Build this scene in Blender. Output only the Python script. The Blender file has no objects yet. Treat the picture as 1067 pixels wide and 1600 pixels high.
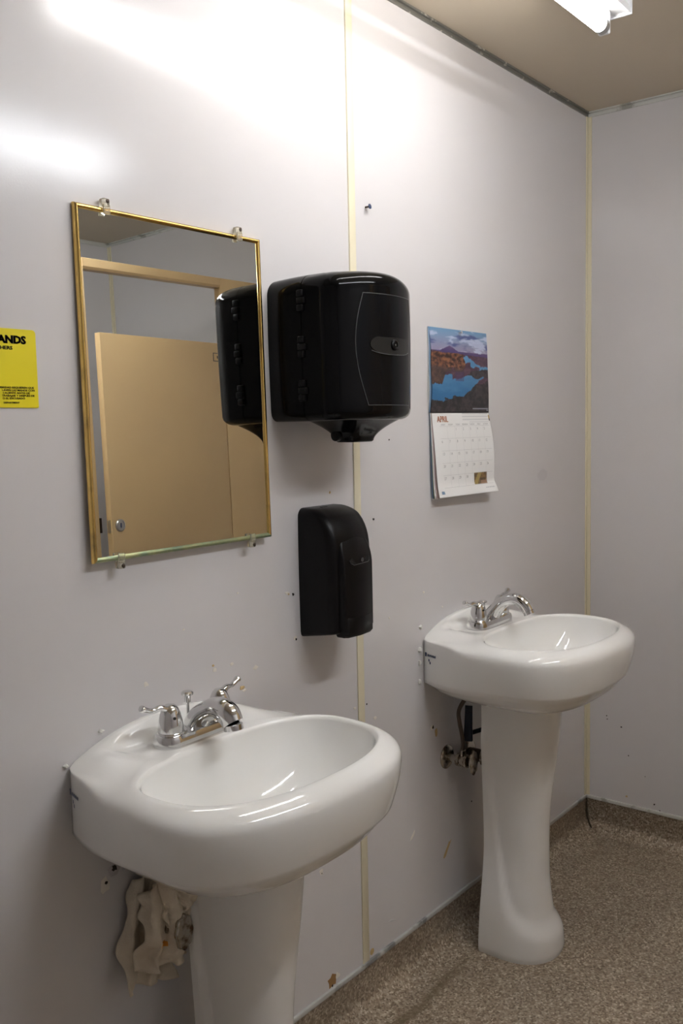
import bpy, bmesh, math, random
from mathutils import Vector, Matrix, noise

random.seed(7)
S = bpy.context.scene
COL = S.collection
PI = math.pi

# ------------------------------------------------------------------ camera
CAM = Vector((-2.8587, -1.2583, 1.3439))
F_PX, PITCH, ROLL, YAW = 1463.43, -0.0916, -0.0211, 0.6717
fw = Vector((math.cos(PITCH) * math.cos(YAW), math.cos(PITCH) * math.sin(YAW), math.sin(PITCH)))
rt0 = Vector((math.sin(YAW), -math.cos(YAW), 0))
up0 = rt0.cross(fw)
rt = math.cos(ROLL) * rt0 + math.sin(ROLL) * up0
up = -math.sin(ROLL) * rt0 + math.cos(ROLL) * up0
cd = bpy.data.cameras.new('camera')
cam = bpy.data.objects.new('camera', cd)
COL.objects.link(cam)
M4 = Matrix((rt, up, -fw)).transposed().to_4x4()
M4.translation = CAM
cam.matrix_world = M4
cd.sensor_fit = 'VERTICAL'
cd.sensor_height = 24
cd.lens = F_PX * 24 / 1600
cd.clip_start = 0.02
S.camera = cam

# ------------------------------------------------------------------ world, exposure
W = bpy.data.worlds.new('world')
S.world = W
W.use_nodes = True
W.node_tree.nodes['Background'].inputs[0].default_value = (0.9, 0.95, 1, 1)
W.node_tree.nodes['Background'].inputs[1].default_value = 0.02
S.view_settings.view_transform = 'Standard'
S.view_settings.look = 'None'
S.view_settings.gamma = 1
S.view_settings.use_curve_mapping = False
S.view_settings.exposure = 1.32
TUBE_POWER_A = 13.0      # emission of the tube by the sink wall
TUBE_POWER_B = 27.0      # emission of the tube by the stall

H = 2.298                # ceiling height
WY = -2.37               # stall wall
WX = -3.62               # wall behind the camera

# ------------------------------------------------------------------ materials
MATS = {}
def mat(name, color, rough=0.5, metal=0.0, coat=0.0, bump=None, trans=0.0, ior=1.45, spec=0.5, emit=None, vary=None):
    """bump=(scale,strength); vary=(scale, colour2, low, high) mixes in a second colour with noise"""
    m = bpy.data.materials.new(name)
    m.use_nodes = True
    nt = m.node_tree
    b = nt.nodes['Principled BSDF']
    b.inputs['Base Color'].default_value = (*color, 1)
    b.inputs['Roughness'].default_value = rough
    b.inputs['Metallic'].default_value = metal
    b.inputs['Coat Weight'].default_value = coat
    b.inputs['Coat Roughness'].default_value = 0.05
    b.inputs['Transmission Weight'].default_value = trans
    b.inputs['IOR'].default_value = ior
    b.inputs['Specular IOR Level'].default_value = spec
    if emit:
        b.inputs['Emission Color'].default_value = (*emit[0], 1)
        b.inputs['Emission Strength'].default_value = emit[1]
    if bump or vary:
        tc = nt.nodes.new('ShaderNodeTexCoord')
    if bump:
        n = nt.nodes.new('ShaderNodeTexNoise')
        n.inputs['Scale'].default_value = bump[0]
        n.inputs['Detail'].default_value = 3
        bp = nt.nodes.new('ShaderNodeBump')
        bp.inputs['Strength'].default_value = bump[1]
        bp.inputs['Distance'].default_value = 0.002
        nt.links.new(tc.outputs['Object'], n.inputs['Vector'])
        nt.links.new(n.outputs['Fac'], bp.inputs['Height'])
        nt.links.new(bp.outputs['Normal'], b.inputs['Normal'])
    if vary:
        n = nt.nodes.new('ShaderNodeTexNoise')
        n.inputs['Scale'].default_value = vary[0]
        n.inputs['Detail'].default_value = 5
        r = nt.nodes.new('ShaderNodeMapRange')
        r.inputs['From Min'].default_value = vary[2]
        r.inputs['From Max'].default_value = vary[3]
        mx = nt.nodes.new('ShaderNodeMix')
        mx.data_type = 'RGBA'
        mx.inputs[6].default_value = (*color, 1)
        mx.inputs[7].default_value = (*vary[1], 1)
        nt.links.new(tc.outputs['Object'], n.inputs['Vector'])
        nt.links.new(n.outputs['Fac'], r.inputs['Value'])
        nt.links.new(r.outputs['Result'], mx.inputs[0])
        nt.links.new(mx.outputs[2], b.inputs['Base Color'])
    MATS[name] = m
    return m

mat('frp', (0.70, 0.68, 0.685), 0.175, spec=0.62, bump=(260, 0.045), vary=(1.3, (0.67, 0.65, 0.65), 0.35, 0.7))
mat('ceiling', (0.66, 0.575, 0.445), 0.5, vary=(0.9, (0.62, 0.54, 0.42), 0.35, 0.7))
mat('cream_trim', (0.78, 0.72, 0.54), 0.2, spec=0.6)
mat('metal_trim', (0.30, 0.30, 0.27), 0.4, metal=0.7, vary=(38, (0.75, 0.73, 0.66), 0.60, 0.66))
mat('white_trim', (0.66, 0.66, 0.62), 0.4, vary=(20, (0.40, 0.39, 0.35), 0.58, 0.66))
mat('grey_trim', (0.52, 0.52, 0.50), 0.35, vary=(14, (0.22, 0.22, 0.22), 0.56, 0.64))
mat('porcelain', (0.92, 0.915, 0.89), 0.09, coat=0.6)
mat('porcelain_matte', (0.86, 0.85, 0.825), 0.18, coat=0.3)
mat('chrome', (0.72, 0.72, 0.72), 0.09, metal=1.0)
mat('old_chrome', (0.50, 0.46, 0.40), 0.22, metal=1.0, vary=(60, (0.16, 0.11, 0.07), 0.48, 0.62))
mat('steel', (0.55, 0.55, 0.55), 0.3, metal=1.0)
mat('dark_metal', (0.07, 0.05, 0.04), 0.4, metal=0.8)
mat('braid', (0.13, 0.10, 0.08), 0.4, metal=0.6, bump=(900, 0.6))
mat('blue_plastic', (0.004, 0.009, 0.022), 0.35)
mat('black_gloss', (0.0035, 0.0035, 0.004), 0.10, spec=0.17)
mat('black_satin', (0.005, 0.0045, 0.005), 0.34, spec=0.20, bump=(700, 0.05))
mat('black_panel', (0.004, 0.0045, 0.006), 0.18, spec=0.15)
mat('smoke', (0.018, 0.018, 0.018), 0.25, spec=0.25)
mat('line_grey', (0.07, 0.072, 0.075), 0.4)
mat('brass', (0.78, 0.53, 0.17), 0.18, metal=1.0, vary=(16, (0.34, 0.24, 0.10), 0.55, 0.75))
mat('brass_green', (0.44, 0.46, 0.25), 0.42, metal=0.7, vary=(30, (0.25, 0.33, 0.22), 0.42, 0.62))
mat('mirror', (0.80, 0.82, 0.80), 0.0, metal=1.0)
mat('clear_plastic', (0.95, 0.92, 0.80), 0.1, trans=0.85, ior=1.35)
mat('beige', (0.66, 0.47, 0.245), 0.33, bump=(500, 0.03), vary=(2.2, (0.62, 0.44, 0.235), 0.4, 0.65))
mat('yellow', (0.83, 0.70, 0.01), 0.4)
mat('ink', (0.012, 0.011, 0.008), 0.6)
mat('ink_blue', (0.03, 0.05, 0.12), 0.4)
mat('paper', (0.88, 0.88, 0.87), 0.5)
mat('paper_blue', (0.22, 0.33, 0.48), 0.5)
mat('paper_olive', (0.36, 0.36, 0.20), 0.5)
mat('paper_pink', (0.62, 0.49, 0.47), 0.5)
mat('apr', (0.38, 0.10, 0.02), 0.5)
mat('ink_grey', (0.36, 0.36, 0.37), 0.6)
mat('ink_pale', (0.58, 0.58, 0.59), 0.6)
mat('white_enamel', (0.85, 0.86, 0.88), 0.3)
mat('tube_a', (1, 1, 1), 0.3, emit=((1.0, 0.965, 0.93), TUBE_POWER_A))
mat('tube_b', (1, 1, 1), 0.3, emit=((0.93, 0.96, 1.0), TUBE_POWER_B))
mat('chip_white', (0.78, 0.74, 0.67), 0.8)
mat('chip_tan', (0.55, 0.40, 0.20), 0.85)
mat('chip_brown', (0.34, 0.19, 0.07), 0.85)
mat('hole', (0.03, 0.02, 0.015), 0.9)
mat('caulk', (0.78, 0.77, 0.72), 0.5)
mat('rag', (0.74, 0.65, 0.52), 0.95, bump=(420, 0.5), vary=(9, (0.52, 0.41, 0.28), 0.45, 0.7))
mat('orange_thread', (0.62, 0.25, 0.03), 0.9)
mat('scuff', (0.53, 0.51, 0.52), 0.3)
mat('crack', (0.05, 0.035, 0.02), 0.9)

def floor_mat(name, stain):
    m = bpy.data.materials.new(name)
    m.use_nodes = True
    nt = m.node_tree
    L = nt.links.new
    b = nt.nodes['Principled BSDF']
    tc = nt.nodes.new('ShaderNodeTexCoord')
    v = nt.nodes.new('ShaderNodeTexVoronoi'); v.inputs['Scale'].default_value = 230
    L(tc.outputs['Object'], v.inputs['Vector'])
    sep = nt.nodes.new('ShaderNodeSeparateColor')
    L(v.outputs['Color'], sep.inputs[0])
    cr = nt.nodes.new('ShaderNodeValToRGB')
    e = cr.color_ramp.elements
    e[0].position = 0.0; e[0].color = (0.16, 0.115, 0.075, 1)
    e[1].position = 1.0; e[1].color = (0.66, 0.58, 0.46, 1)
    for pos, c in ((0.3, (0.28, 0.215, 0.148)), (0.6, (0.37, 0.295, 0.215)), (0.85, (0.46, 0.385, 0.29))):
        x = e.new(pos); x.color = (*c, 1)
    L(sep.outputs[0], cr.inputs[0])
    # broad wear
    n = nt.nodes.new('ShaderNodeTexNoise'); n.inputs['Scale'].default_value = 3.5; n.inputs['Detail'].default_value = 5
    L(tc.outputs['Object'], n.inputs['Vector'])
    mr = nt.nodes.new('ShaderNodeMapRange')
    mr.inputs['From Min'].default_value = 0.35; mr.inputs['From Max'].default_value = 0.7
    mr.inputs['To Min'].default_value = 1.0; mr.inputs['To Max'].default_value = 0.78
    L(n.outputs['Fac'], mr.inputs['Value'])
    hv = nt.nodes.new('ShaderNodeMix'); hv.data_type = 'RGBA'; hv.blend_type = 'MULTIPLY'
    hv.inputs[0].default_value = 1
    L(cr.outputs[0], hv.inputs[6]); L(mr.outputs[0], hv.inputs[7])
    out = hv.outputs[2]
    if stain:
        # old water stain running along the floor in front of the sink wall
        sx = nt.nodes.new('ShaderNodeSeparateXYZ'); L(tc.outputs['Object'], sx.inputs[0])
        def mth(op, a, c=None):
            k = nt.nodes.new('ShaderNodeMath'); k.operation = op
            for i, q in enumerate((a, c)):
                if q is None: continue
                if isinstance(q, (int, float)): k.inputs[i].default_value = q
                else: L(q, k.inputs[i])
            return k.outputs[0]
        n2 = nt.nodes.new('ShaderNodeTexNoise'); n2.inputs['Scale'].default_value = 6; L(tc.outputs['Object'], n2.inputs['Vector'])
        yy = mth('ADD', sx.outputs[1], mth('MULTIPLY', mth('SUBTRACT', n2.outputs['Fac'], 0.5), 0.06))
        d = mth('ABSOLUTE', mth('ADD', yy, 0.098))
        k = nt.nodes.new('ShaderNodeMapRange'); k.interpolation_type = 'SMOOTHSTEP'
        k.inputs['From Min'].default_value = 0.004; k.inputs['From Max'].default_value = 0.022
        k.inputs['To Min'].default_value = 0.62; k.inputs['To Max'].default_value = 0.0
        L(d, k.inputs['Value'])
        k2 = nt.nodes.new('ShaderNodeMapRange'); k2.interpolation_type = 'SMOOTHSTEP'
        k2.inputs['From Min'].default_value = -0.85; k2.inputs['From Max'].default_value = -1.05
        L(sx.outputs[0], k2.inputs['Value'])
        fac = mth('MULTIPLY', k.outputs[0], k2.outputs[0])
        st = nt.nodes.new('ShaderNodeMix'); st.data_type = 'RGBA'
        L(fac, st.inputs[0]); L(out, st.inputs[6]); st.inputs[7].default_value = (0.12, 0.085, 0.04, 1)
        out = st.outputs[2]
    L(out, b.inputs['Base Color'])
    b.inputs['Roughness'].default_value = 0.42
    bp = nt.nodes.new('ShaderNodeBump'); bp.inputs['Strength'].default_value = 0.25; bp.inputs['Distance'].default_value = 0.001
    L(sep.outputs[1], bp.inputs['Height']); L(bp.outputs[0], b.inputs['Normal'])
    MATS[name] = m
floor_mat('vinyl', True)
floor_mat('vinyl_base', False)

def attr_mat(name, attr, rough):
    m = bpy.data.materials.new(name); m.use_nodes = True
    a = m.node_tree.nodes.new('ShaderNodeAttribute'); a.attribute_name = attr
    b = m.node_tree.nodes['Principled BSDF']
    m.node_tree.links.new(a.outputs['Color'], b.inputs['Base Color'])
    b.inputs['Roughness'].default_value = rough
    MATS[name] = m
attr_mat('print', 'ink', 0.28)

# ------------------------------------------------------------------ helpers
def link_mesh(name, me, material, parent=None, smooth=40):
    o = bpy.data.objects.new(name, me)
    COL.objects.link(o)
    if material: me.materials.append(MATS[material])
    if smooth is not None and len(me.polygons):
        me.polygons.foreach_set('use_smooth', [True] * len(me.polygons))
        me.set_sharp_from_angle(angle=math.radians(smooth))
    if parent is not None: o.parent = parent
    return o
def from_data(name, v, f, material, parent=None, smooth=40, fixn=True):
    me = bpy.data.meshes.new(name)
    me.from_pydata([tuple(p) for p in v], [], f)
    if fixn:
        bm = bmesh.new(); bm.from_mesh(me)
        bmesh.ops.recalc_face_normals(bm, faces=bm.faces); bm.to_mesh(me); bm.free()
    me.update()
    return link_mesh(name, me, material, parent, smooth)
def from_bm(name, bm, material, parent=None, smooth=40):
    me = bpy.data.meshes.new(name)
    bmesh.ops.recalc_face_normals(bm, faces=bm.faces)
    bm.to_mesh(me); bm.free()
    return link_mesh(name, me, material, parent, smooth)
def add_box(bm, a, b, bevel=0, seg=2):
    r = bmesh.ops.create_cube(bm, size=1)
    for v in r['verts']:
        v.co = Vector([(a[i] + b[i]) / 2 + v.co[i] * (b[i] - a[i]) for i in range(3)])
    if bevel:
        es = {e for v in r['verts'] for e in v.link_edges}
        bmesh.ops.bevel(bm, geom=list(es), offset=bevel, segments=seg, profile=0.5, affect='EDGES')
def box(name, a, b, material, parent=None, bevel=0, seg=2):
    bm = bmesh.new(); add_box(bm, a, b, bevel, seg)
    return from_bm(name, bm, material, parent, 35)
def loft(rings, cap0=True, cap1=True):
    v, f = [], []
    n = len(rings[0])
    for r in rings: v += [Vector(p) for p in r]
    for i in range(len(rings) - 1):
        for j in range(n):
            k = (j + 1) % n
            f.append((i * n + j, i * n + k, (i + 1) * n + k, (i + 1) * n + j))
    if cap0: f.append(tuple(range(n - 1, -1, -1)))
    if cap1: f.append(tuple((len(rings) - 1) * n + j for j in range(n)))
    return v, f
def tube_data(path, rad, n=16, flat=1.0):
    path = [Vector(p) for p in path]
    if isinstance(rad, (int, float)): rad = [rad] * len(path)
    rings = []
    prev = None
    for i, p in enumerate(path):
        t = (path[min(i + 1, len(path) - 1)] - path[max(i - 1, 0)]).normalized()
        if prev is None:
            a = Vector((0, 0, 1)) if abs(t.z) < 0.9 else Vector((1, 0, 0))
            s = t.cross(a).normalized()
        else:
            s = (prev - t * prev.dot(t)).normalized()
        prev = s
        u = s.cross(t)
        rings.append([p + rad[i] * (math.cos(2 * PI * k / n) * s + flat * math.sin(2 * PI * k / n) * u) for k in range(n)])
    return loft(rings)
def spline(pts, m=8):
    """Catmull-Rom through points (any tuple length)"""
    P = [Vector(p) for p in pts]
    out = []
    for i in range(len(P) - 1):
        a, b, c, d = P[max(i - 1, 0)], P[i], P[i + 1], P[min(i + 2, len(P) - 1)]
        for k in range(m):
            t = k / m
            out.append(0.5 * ((2 * b) + (c - a) * t + (2 * a - 5 * b + 4 * c - d) * t * t + (3 * b - a - 3 * c + d) * t ** 3))
    out.append(P[-1])
    return out
def tube(name, path, rad, material, parent=None, n=16, flat=1.0):
    v, f = tube_data(path, rad, n, flat)
    return from_data(name, v, f, material, parent, 50)
def lathe_data(profile, origin, axis=(0, 0, 1), n=32):
    """profile: list of (radius, height along the axis)"""
    ax = Vector(axis).normalized()
    s = ax.cross(Vector((1, 0, 0)) if abs(ax.x) < 0.9 else Vector((0, 0, 1))).normalized()
    u = ax.cross(s)
    o = Vector(origin)
    return loft([[o + ax * h + max(r, 1e-5) * (math.cos(2 * PI * k / n) * s + math.sin(2 * PI * k / n) * u) for k in range(n)] for r, h in profile])
def lathe(name, profile, origin, axis, material, parent=None, n=32, smooth=40):
    v, f = lathe_data(profile, origin, axis, n)
    return from_data(name, v, f, material, parent, smooth)
def empty(name, loc, label=None, cat=None, group=None):
    o = bpy.data.objects.new(name, None)
    COL.objects.link(o)
    o.location = loc
    o.empty_display_size = 0.1
    if label: tag(o, label, cat, group)
    return o
def tag(o, label, cat, group=None):
    o['label'] = label; o['category'] = cat
    if group: o['group'] = group
    return o
def structure(o, label=None, cat=None):
    o['kind'] = 'structure'
    if label: o['label'] = label; o['category'] = cat
    return o
def sstep(a, b, x):
    t = min(1, max(0, (x - a) / (b - a)))
    return t * t * (3 - 2 * t)
def text_data(s, size, align='LEFT', fat=0.0):
    c = bpy.data.curves.new('t', 'FONT')
    c.body = s; c.size = size; c.align_x = align; c.resolution_u = 2; c.offset = fat
    o = bpy.data.objects.new('t', c)
    COL.objects.link(o)
    dg = bpy.context.evaluated_depsgraph_get()
    me = bpy.data.meshes.new_from_object(o.evaluated_get(dg))
    v = [p.co.copy() for p in me.vertices]
    f = [tuple(p.vertices) for p in me.polygons]
    bpy.data.objects.remove(o); bpy.data.curves.remove(c); bpy.data.meshes.remove(me)
    return v, f
def lettering(name, lines, fn, material, parent=None, bold=0.0, fat=0.0):
    """lines: (string, size, x, z, align, width factor); fn maps (x, z) of the sheet to a point"""
    V, F = [], []
    for s, size, x, z, al, wf in lines:
        v, f = text_data(s, size, al, fat)
        for dx in ((0, bold) if bold else (0,)):
            k = len(V)
            V += [fn(x + p.x * wf + dx, z + p.y) for p in v]
            F += [tuple(i + k for i in q) for q in f]
    return from_data(name, V, F, material, parent, None, fixn=False)

# ------------------------------------------------------------------ room shell
structure(box('floor', (WX, WY, -0.05), (0.0, 0.0, 0.0), 'vinyl'), 'brown speckled vinyl floor under the two sinks', 'floor')
structure(box('ceiling', (WX - 0.1, WY - 0.1, H), (0.1, 0.1, H + 0.06), 'ceiling'), 'plain tan ceiling above the sinks and the stall', 'ceiling')

wl = structure(box('wall_left', (WX - 0.1, 0.004, -0.05), (0.1, 0.1, H), 'frp'), 'glossy off-white panelled wall behind both sinks', 'wall')
wb = structure(box('wall_back', (0.004, WY - 0.1, -0.05), (0.1, 0.0035, H), 'frp'), 'glossy off-white end wall beyond the farther sink', 'wall')
wr = structure(box('wall_right', (WX - 0.1, WY - 0.1, -0.05), (0.003, WY - 0.004, H), 'frp'), 'off-white wall behind the toilet stall', 'wall')
wf_ = structure(box('wall_front', (WX - 0.1, WY - 0.0035, -0.05), (WX - 0.004, 0.0035, H), 'frp'), 'off-white wall out of sight behind the viewer', 'wall')
for a, b in ((-3.62, -2.44), (-2.44, -1.22), (-1.22, 0.0)):
    box('wall_panel', (a + 0.002, 0.0, 0.1), (b - 0.002, 0.004, H), 'frp', wl)
for a, b in ((-2.37, -1.22), (-1.22, 0.0)):
    box('wall_panel', (0.0, a + 0.002, 0.1), (0.004, b - 0.002, H), 'frp', wb)
for a, b in ((-3.62, -2.44), (-2.44, -1.22), (-1.22, 0.0)):
    box('wall_panel', (a + 0.002, WY - 0.004, 0.1), (b - 0.002, WY, H), 'frp', wr)

def seam_strip(name, x, label):
    bm = bmesh.new()
    add_box(bm, (x - 0.012, -0.0022, 0.1), (x + 0.012, 0.002, H), 0.001)
    add_box(bm, (x - 0.012, -0.0030, 0.1), (x - 0.009, -0.0018, H))
    o = from_bm(name, bm, 'cream_trim')
    return structure(o, label, 'trim')
seam_strip('trim_1', -1.22, 'cream seam strip running up the wall between the sinks')
seam_strip('trim_2', -2.44, 'cream seam strip on the sink wall left of view')
bm = bmesh.new()
add_box(bm, (-0.013, -0.003, 0.1), (0.002, 0.002, H), 0.001)
add_box(bm, (-0.003, -0.014, 0.1), (0.002, 0.002, H), 0.001)
structure(from_bm('trim_3', bm, 'cream_trim'), 'cream corner strip where the sink wall meets the end wall', 'trim')
bm = bmesh.new()
add_box(bm, (-0.013, WY - 0.002, 0.1), (0.002, WY + 0.003, H), 0.001)
add_box(bm, (-0.003, WY - 0.002, 0.1), (0.002, WY + 0.014, H), 0.001)
structure(from_bm('trim_4', bm, 'cream_trim'), 'cream corner strip inside the stall seen in the mirror', 'trim')
bm = bmesh.new()
add_box(bm, (WX, -0.004, H - 0.013), (0, 0.002, H), 0.001)
add_box(bm, (WX, -0.010, H - 0.004), (0, 0.002, H + 0.001), 0.001)
structure(from_bm('trim_5', bm, 'metal_trim'), 'chipped grey metal edge strip along the ceiling above the sinks', 'trim')
bm = bmesh.new()
add_box(bm, (-0.004, WY, H - 0.014), (0.002, -0.003, H), 0.001)
add_box(bm, (-0.014, WY, H - 0.004), (0.002, -0.003, H + 0.001), 0.001)
structure(from_bm('trim_6', bm, 'white_trim'), 'scuffed white edge strip along the ceiling of the end wall', 'trim')
bm = bmesh.new()
add_box(bm, (WX, -0.006, 0.096), (0, 0.002, 0.107), 0.0015)
structure(from_bm('trim_7', bm, 'grey_trim'), 'grey edge strip capping the vinyl base below the sinks', 'trim')
bm = bmesh.new()
add_box(bm, (-0.006, WY, 0.096), (0.002, -0.006, 0.107), 0.0015)
structure(from_bm('trim_8', bm, 'white_trim'), 'pale edge strip capping the vinyl base of the end wall', 'trim')
bm = bmesh.new()
add_box(bm, (WX, WY - 0.002, H - 0.018), (0, WY + 0.004, H), 0.001)
structure(from_bm('trim_9', bm, 'white_trim'), 'pale edge strip along the ceiling of the stall wall', 'trim')

# coved vinyl base: flat upstand, then a quarter-round sweep onto the floor
def cove(R=0.055):
    pr = [(0.0, 0.0), (0.0, 0.098), (0.003, 0.098)]
    for i in range(11):
        a = i / 10 * PI / 2
        pr.append((0.003 + R * (1 - math.cos(a)), 0.0005 + R * (1 - math.sin(a))))
    pr.append((0.003 + R + 0.008, 0.0005))
    return pr
def cove_run(name, p0, p1, out, miter, label):
    pr = cove()
    p0, p1, out = Vector(p0), Vector(p1), Vector(out)
    d = (p1 - p0).normalized()
    v = []
    for end, base, m in ((0, p0, 0), (1, p1, miter)):
        for (o, z) in pr:
            q = base + out * o - d * (o if m else 0)
            v.append((q.x, q.y, z))
    n = len(pr)
    f = [(i, (i + 1) % n, n + (i + 1) % n, n + i) for i in range(n)] + [tuple(range(n)), tuple(range(2 * n - 1, n - 1, -1))]
    return structure(from_data(name, v, f, 'vinyl_base', None, 50), label, 'baseboard')
cove_run('baseboard_left', (WX, 0, 0), (0, 0, 0), (0, -1, 0), 1, 'brown speckled coved vinyl base under the sink wall')
bb = cove_run('baseboard_back', (0, WY, 0), (0, 0, 0), (-1, 0, 0), 1, 'brown speckled coved vinyl base under the end wall')
cove_run('baseboard_right', (WX, WY, 0), (0, WY, 0), (0, 1, 0), 0, 'brown speckled coved vinyl base behind the toilet stall')
# open split in the base at the corner
pr = [(0.004, 0.092), (0.0045, 0.06), (0.008, 0.036), (0.018, 0.019), (0.034, 0.0085)]
tube('split_seam', spline([(-o - 0.0025, -o - 0.0025, z + 0.003) for o, z in pr], 5), [0.0015 + 0.0017 * math.sin(PI * i / 20) for i in range(21)], 'crack', bb, 8)

# ------------------------------------------------------------------ wall damage
def blob(name, c, w, h, material, parent, axis='y', proud=0.0012, rot=0.0, sharp=0.35):
    n = 9
    pts = []
    for k in range(n):
        a = 2 * PI * k / n + random.uniform(-.2, .2)
        r = 1 + random.uniform(-sharp, sharp)
        x, z = math.cos(a) * w / 2 * r, math.sin(a) * h / 2 * r
        pts.append((x * math.cos(rot) - z * math.sin(rot), x * math.sin(rot) + z * math.cos(rot)))
    def P(q, d, s):
        if axis == 'y': return (c[0] + q[0] * s, 0.001 - d, c[2] + q[1] * s)
        return (0.001 - d, c[1] + q[0] * s, c[2] + q[1] * s)
    v, f = loft([[P(q, 0, 1) for q in pts], [P(q, 0.001 + proud * 0.7, 0.93) for q in pts], [P(q, 0.001 + proud, 0.6) for q in pts]])
    return from_data(name, v, f, material, parent, 30)
Zb = 0.1
for x, z, w, h, m in (
        (-1.83, .806, .012, .010, 'chip_white'), (-1.67, .804, .006, .006, 'chip_tan'), (-1.667, .795, .009, .010, 'chip_white'),
        (-1.622, .797, .009, .006, 'chip_white'), (-1.558, .776, .014, .009, 'chip_white'), (-1.597, .744, .014, .008, 'chip_tan'),
        (-1.590, .738, .010, .006, 'chip_white'),
        (-1.458, .908, .016, .008, 'chip_white'), (-1.456, .907, .009, .006, 'chip_tan'), (-1.438, .812, .009, .008, 'chip_white'),
        (-1.244, .614, .010, .006, 'chip_white'), (-1.168, .572, .011, .008, 'chip_white'), (-1.373, .284, .014, .012, 'chip_white'),
        (-.910, .468, .012, .020, 'chip_tan'), (-.930, .484, .016, .012, 'chip_white'),
        (-1.913, .506, .026, .020, 'scuff'), (-1.934, .487, .016, .034, 'chip_white'), (-1.896, .501, .010, .012, 'scuff'),
        (-1.345, .022, .030, .026, 'chip_brown'), (-1.325, .026, .016, .014, 'chip_white'), (-1.196, .020, .020, .022, 'chip_tan'),
        (-.959, .834, .008, .006, 'chip_white'), (-.875, .783, .006, .004, 'chip_white'), (-1.315, 1.103, .005, .006, 'chip_tan'),
        (-1.105, .795, .006, .005, 'chip_white'), (-1.60, .93, .005, .004, 'chip_white'), (-1.74, .885, .005, .004, 'chip_white')):
    blob('wall_chip', (x, 0, z + Zb), w, h, m, wl)
blob('wall_chip', (-1.021, 0, .237 + Zb), .030, .008, 'chip_white', wl, rot=0.75)
blob('wall_chip', (-.868, 0, .140 + Zb), .062, .010, 'chip_tan', wl, rot=0.85)
blob('wall_chip', (-1.115, 0, .06 + Zb), .030, .005, 'ink_pale', wl, rot=-0.3)
for x, z, r in ((-1.441, .903, .006), (-1.436, .809, .005), (-1.161, 1.032, .006), (-1.199, .613, .004), (-.926, .484, .010),
                (-1.914, .508, .012), (-1.932, .490, .006), (-1.372, .281, .004), (-1.90, .60, .003), (-.74, .23, .004), (-1.095, 1.21, .003), (-1.345, .012, .007)):
    blob('screw_hole', (x, 0, z + Zb), r, r, 'hole', wl, proud=0.0018)
for y, z, r in ((-.121, .257, .006), (-.071, .286, .004), (-.073, .275, .004), (-.145, .167, .004), (-.140, .031, .007), (-.23, .025, .006), (-.248, .009, .004), (-.20, .11, .003)):
    blob('wall_nick', (0, y, z + Zb), r, r, 'hole' if r < .007 else 'chip_tan', wb, axis='x')
# grey scuff on the far panel: flush ink-thin smear
blob('scuff_mark', (-.313, 0, 1.087 + Zb), .075, .036, 'scuff', wl, proud=0.0002, sharp=0.12)

sc = empty('wall_screw', (-1.169, 0, 1.82), 'small loose screw stuck in the wall above the paper towel dispenser', 'screw')
lathe('shank', [(0.0022, 0.0), (0.0022, 0.012)], (0, 0.001, 0), (0, -1, 0), 'dark_metal', sc, 10)
lathe('head', [(0.004, 0.0), (0.0055, 0.001), (0.0055, 0.003), (0.003, 0.0042), (0.0001, 0.0045)], (0, -0.010, 0.0), (0.1, -1, 0.15), 'ink_blue', sc, 16)

# ------------------------------------------------------------------ light fixtures
def fixture(y, x0, x1, tubemat, label):
    """bare-tube strip light screwed to the ceiling, long axis along the sink wall"""
    t = empty('strip_light', (x1, y, H), label, 'light', 'bare tube strip lights on the ceiling')
    Lx = x1 - x0
    bm = bmesh.new()                                             # channel housing
    sec = [(-0.030, 0.0), (-0.034, -0.040), (-0.049, -0.066), (-0.049, -0.076), (-0.030, -0.070), (0.030, -0.070), (0.049, -0.076), (0.049, -0.066), (0.034, -0.040), (0.030, 0.0)]
    v, f = loft([[(-Lx, a, b) for a, b in sec], [(0, a, b) for a, b in sec]])
    from_data('housing', v, f, 'white_enamel', t, 30)
    box('end_plate', (-0.001, -0.050, -0.078), (0.004, 0.050, -0.001), 'white_enamel', t, 0.0012)
    for xx in (-0.030, -Lx + 0.030):
        bm = bmesh.new()
        add_box(bm, (xx - 0.006, -0.013, -0.118), (xx + 0.006, 0.013, -0.069), 0.004, 3)
        from_bm('tube_socket', bm, 'white_enamel', t)
    tb = lathe('lamp_tube', [(0.008, 0.0), (0.0155, 0.003), (0.0155, Lx - 0.075), (0.008, Lx - 0.072)], (-Lx + 0.036, 0, -0.103), (1, 0, 0), tubemat, t, 24)
    for xx in (-0.054, -Lx + 0.036):
        lathe('end_cap', [(0.0164, 0), (0.0164, 0.018)], (xx, 0, -0.103), (1, 0, 0), 'steel', tb, 24)
    for xx in (-0.15, -Lx / 2, -Lx + 0.15):
        lathe('screw', [(0.006, 0), (0.006, 0.002), (0.002, 0.003)], (xx, 0.022, -0.0695), (0, 0, -1), 'steel', t, 12)
    return t
fixture(-0.400, -1.74, -0.795, 'tube_a', 'bare fluorescent strip light on the ceiling near the sink wall')
fixture(-1.27, -2.03, -0.80, 'tube_b', 'bare fluorescent strip light on the ceiling in front of the stall')

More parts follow.
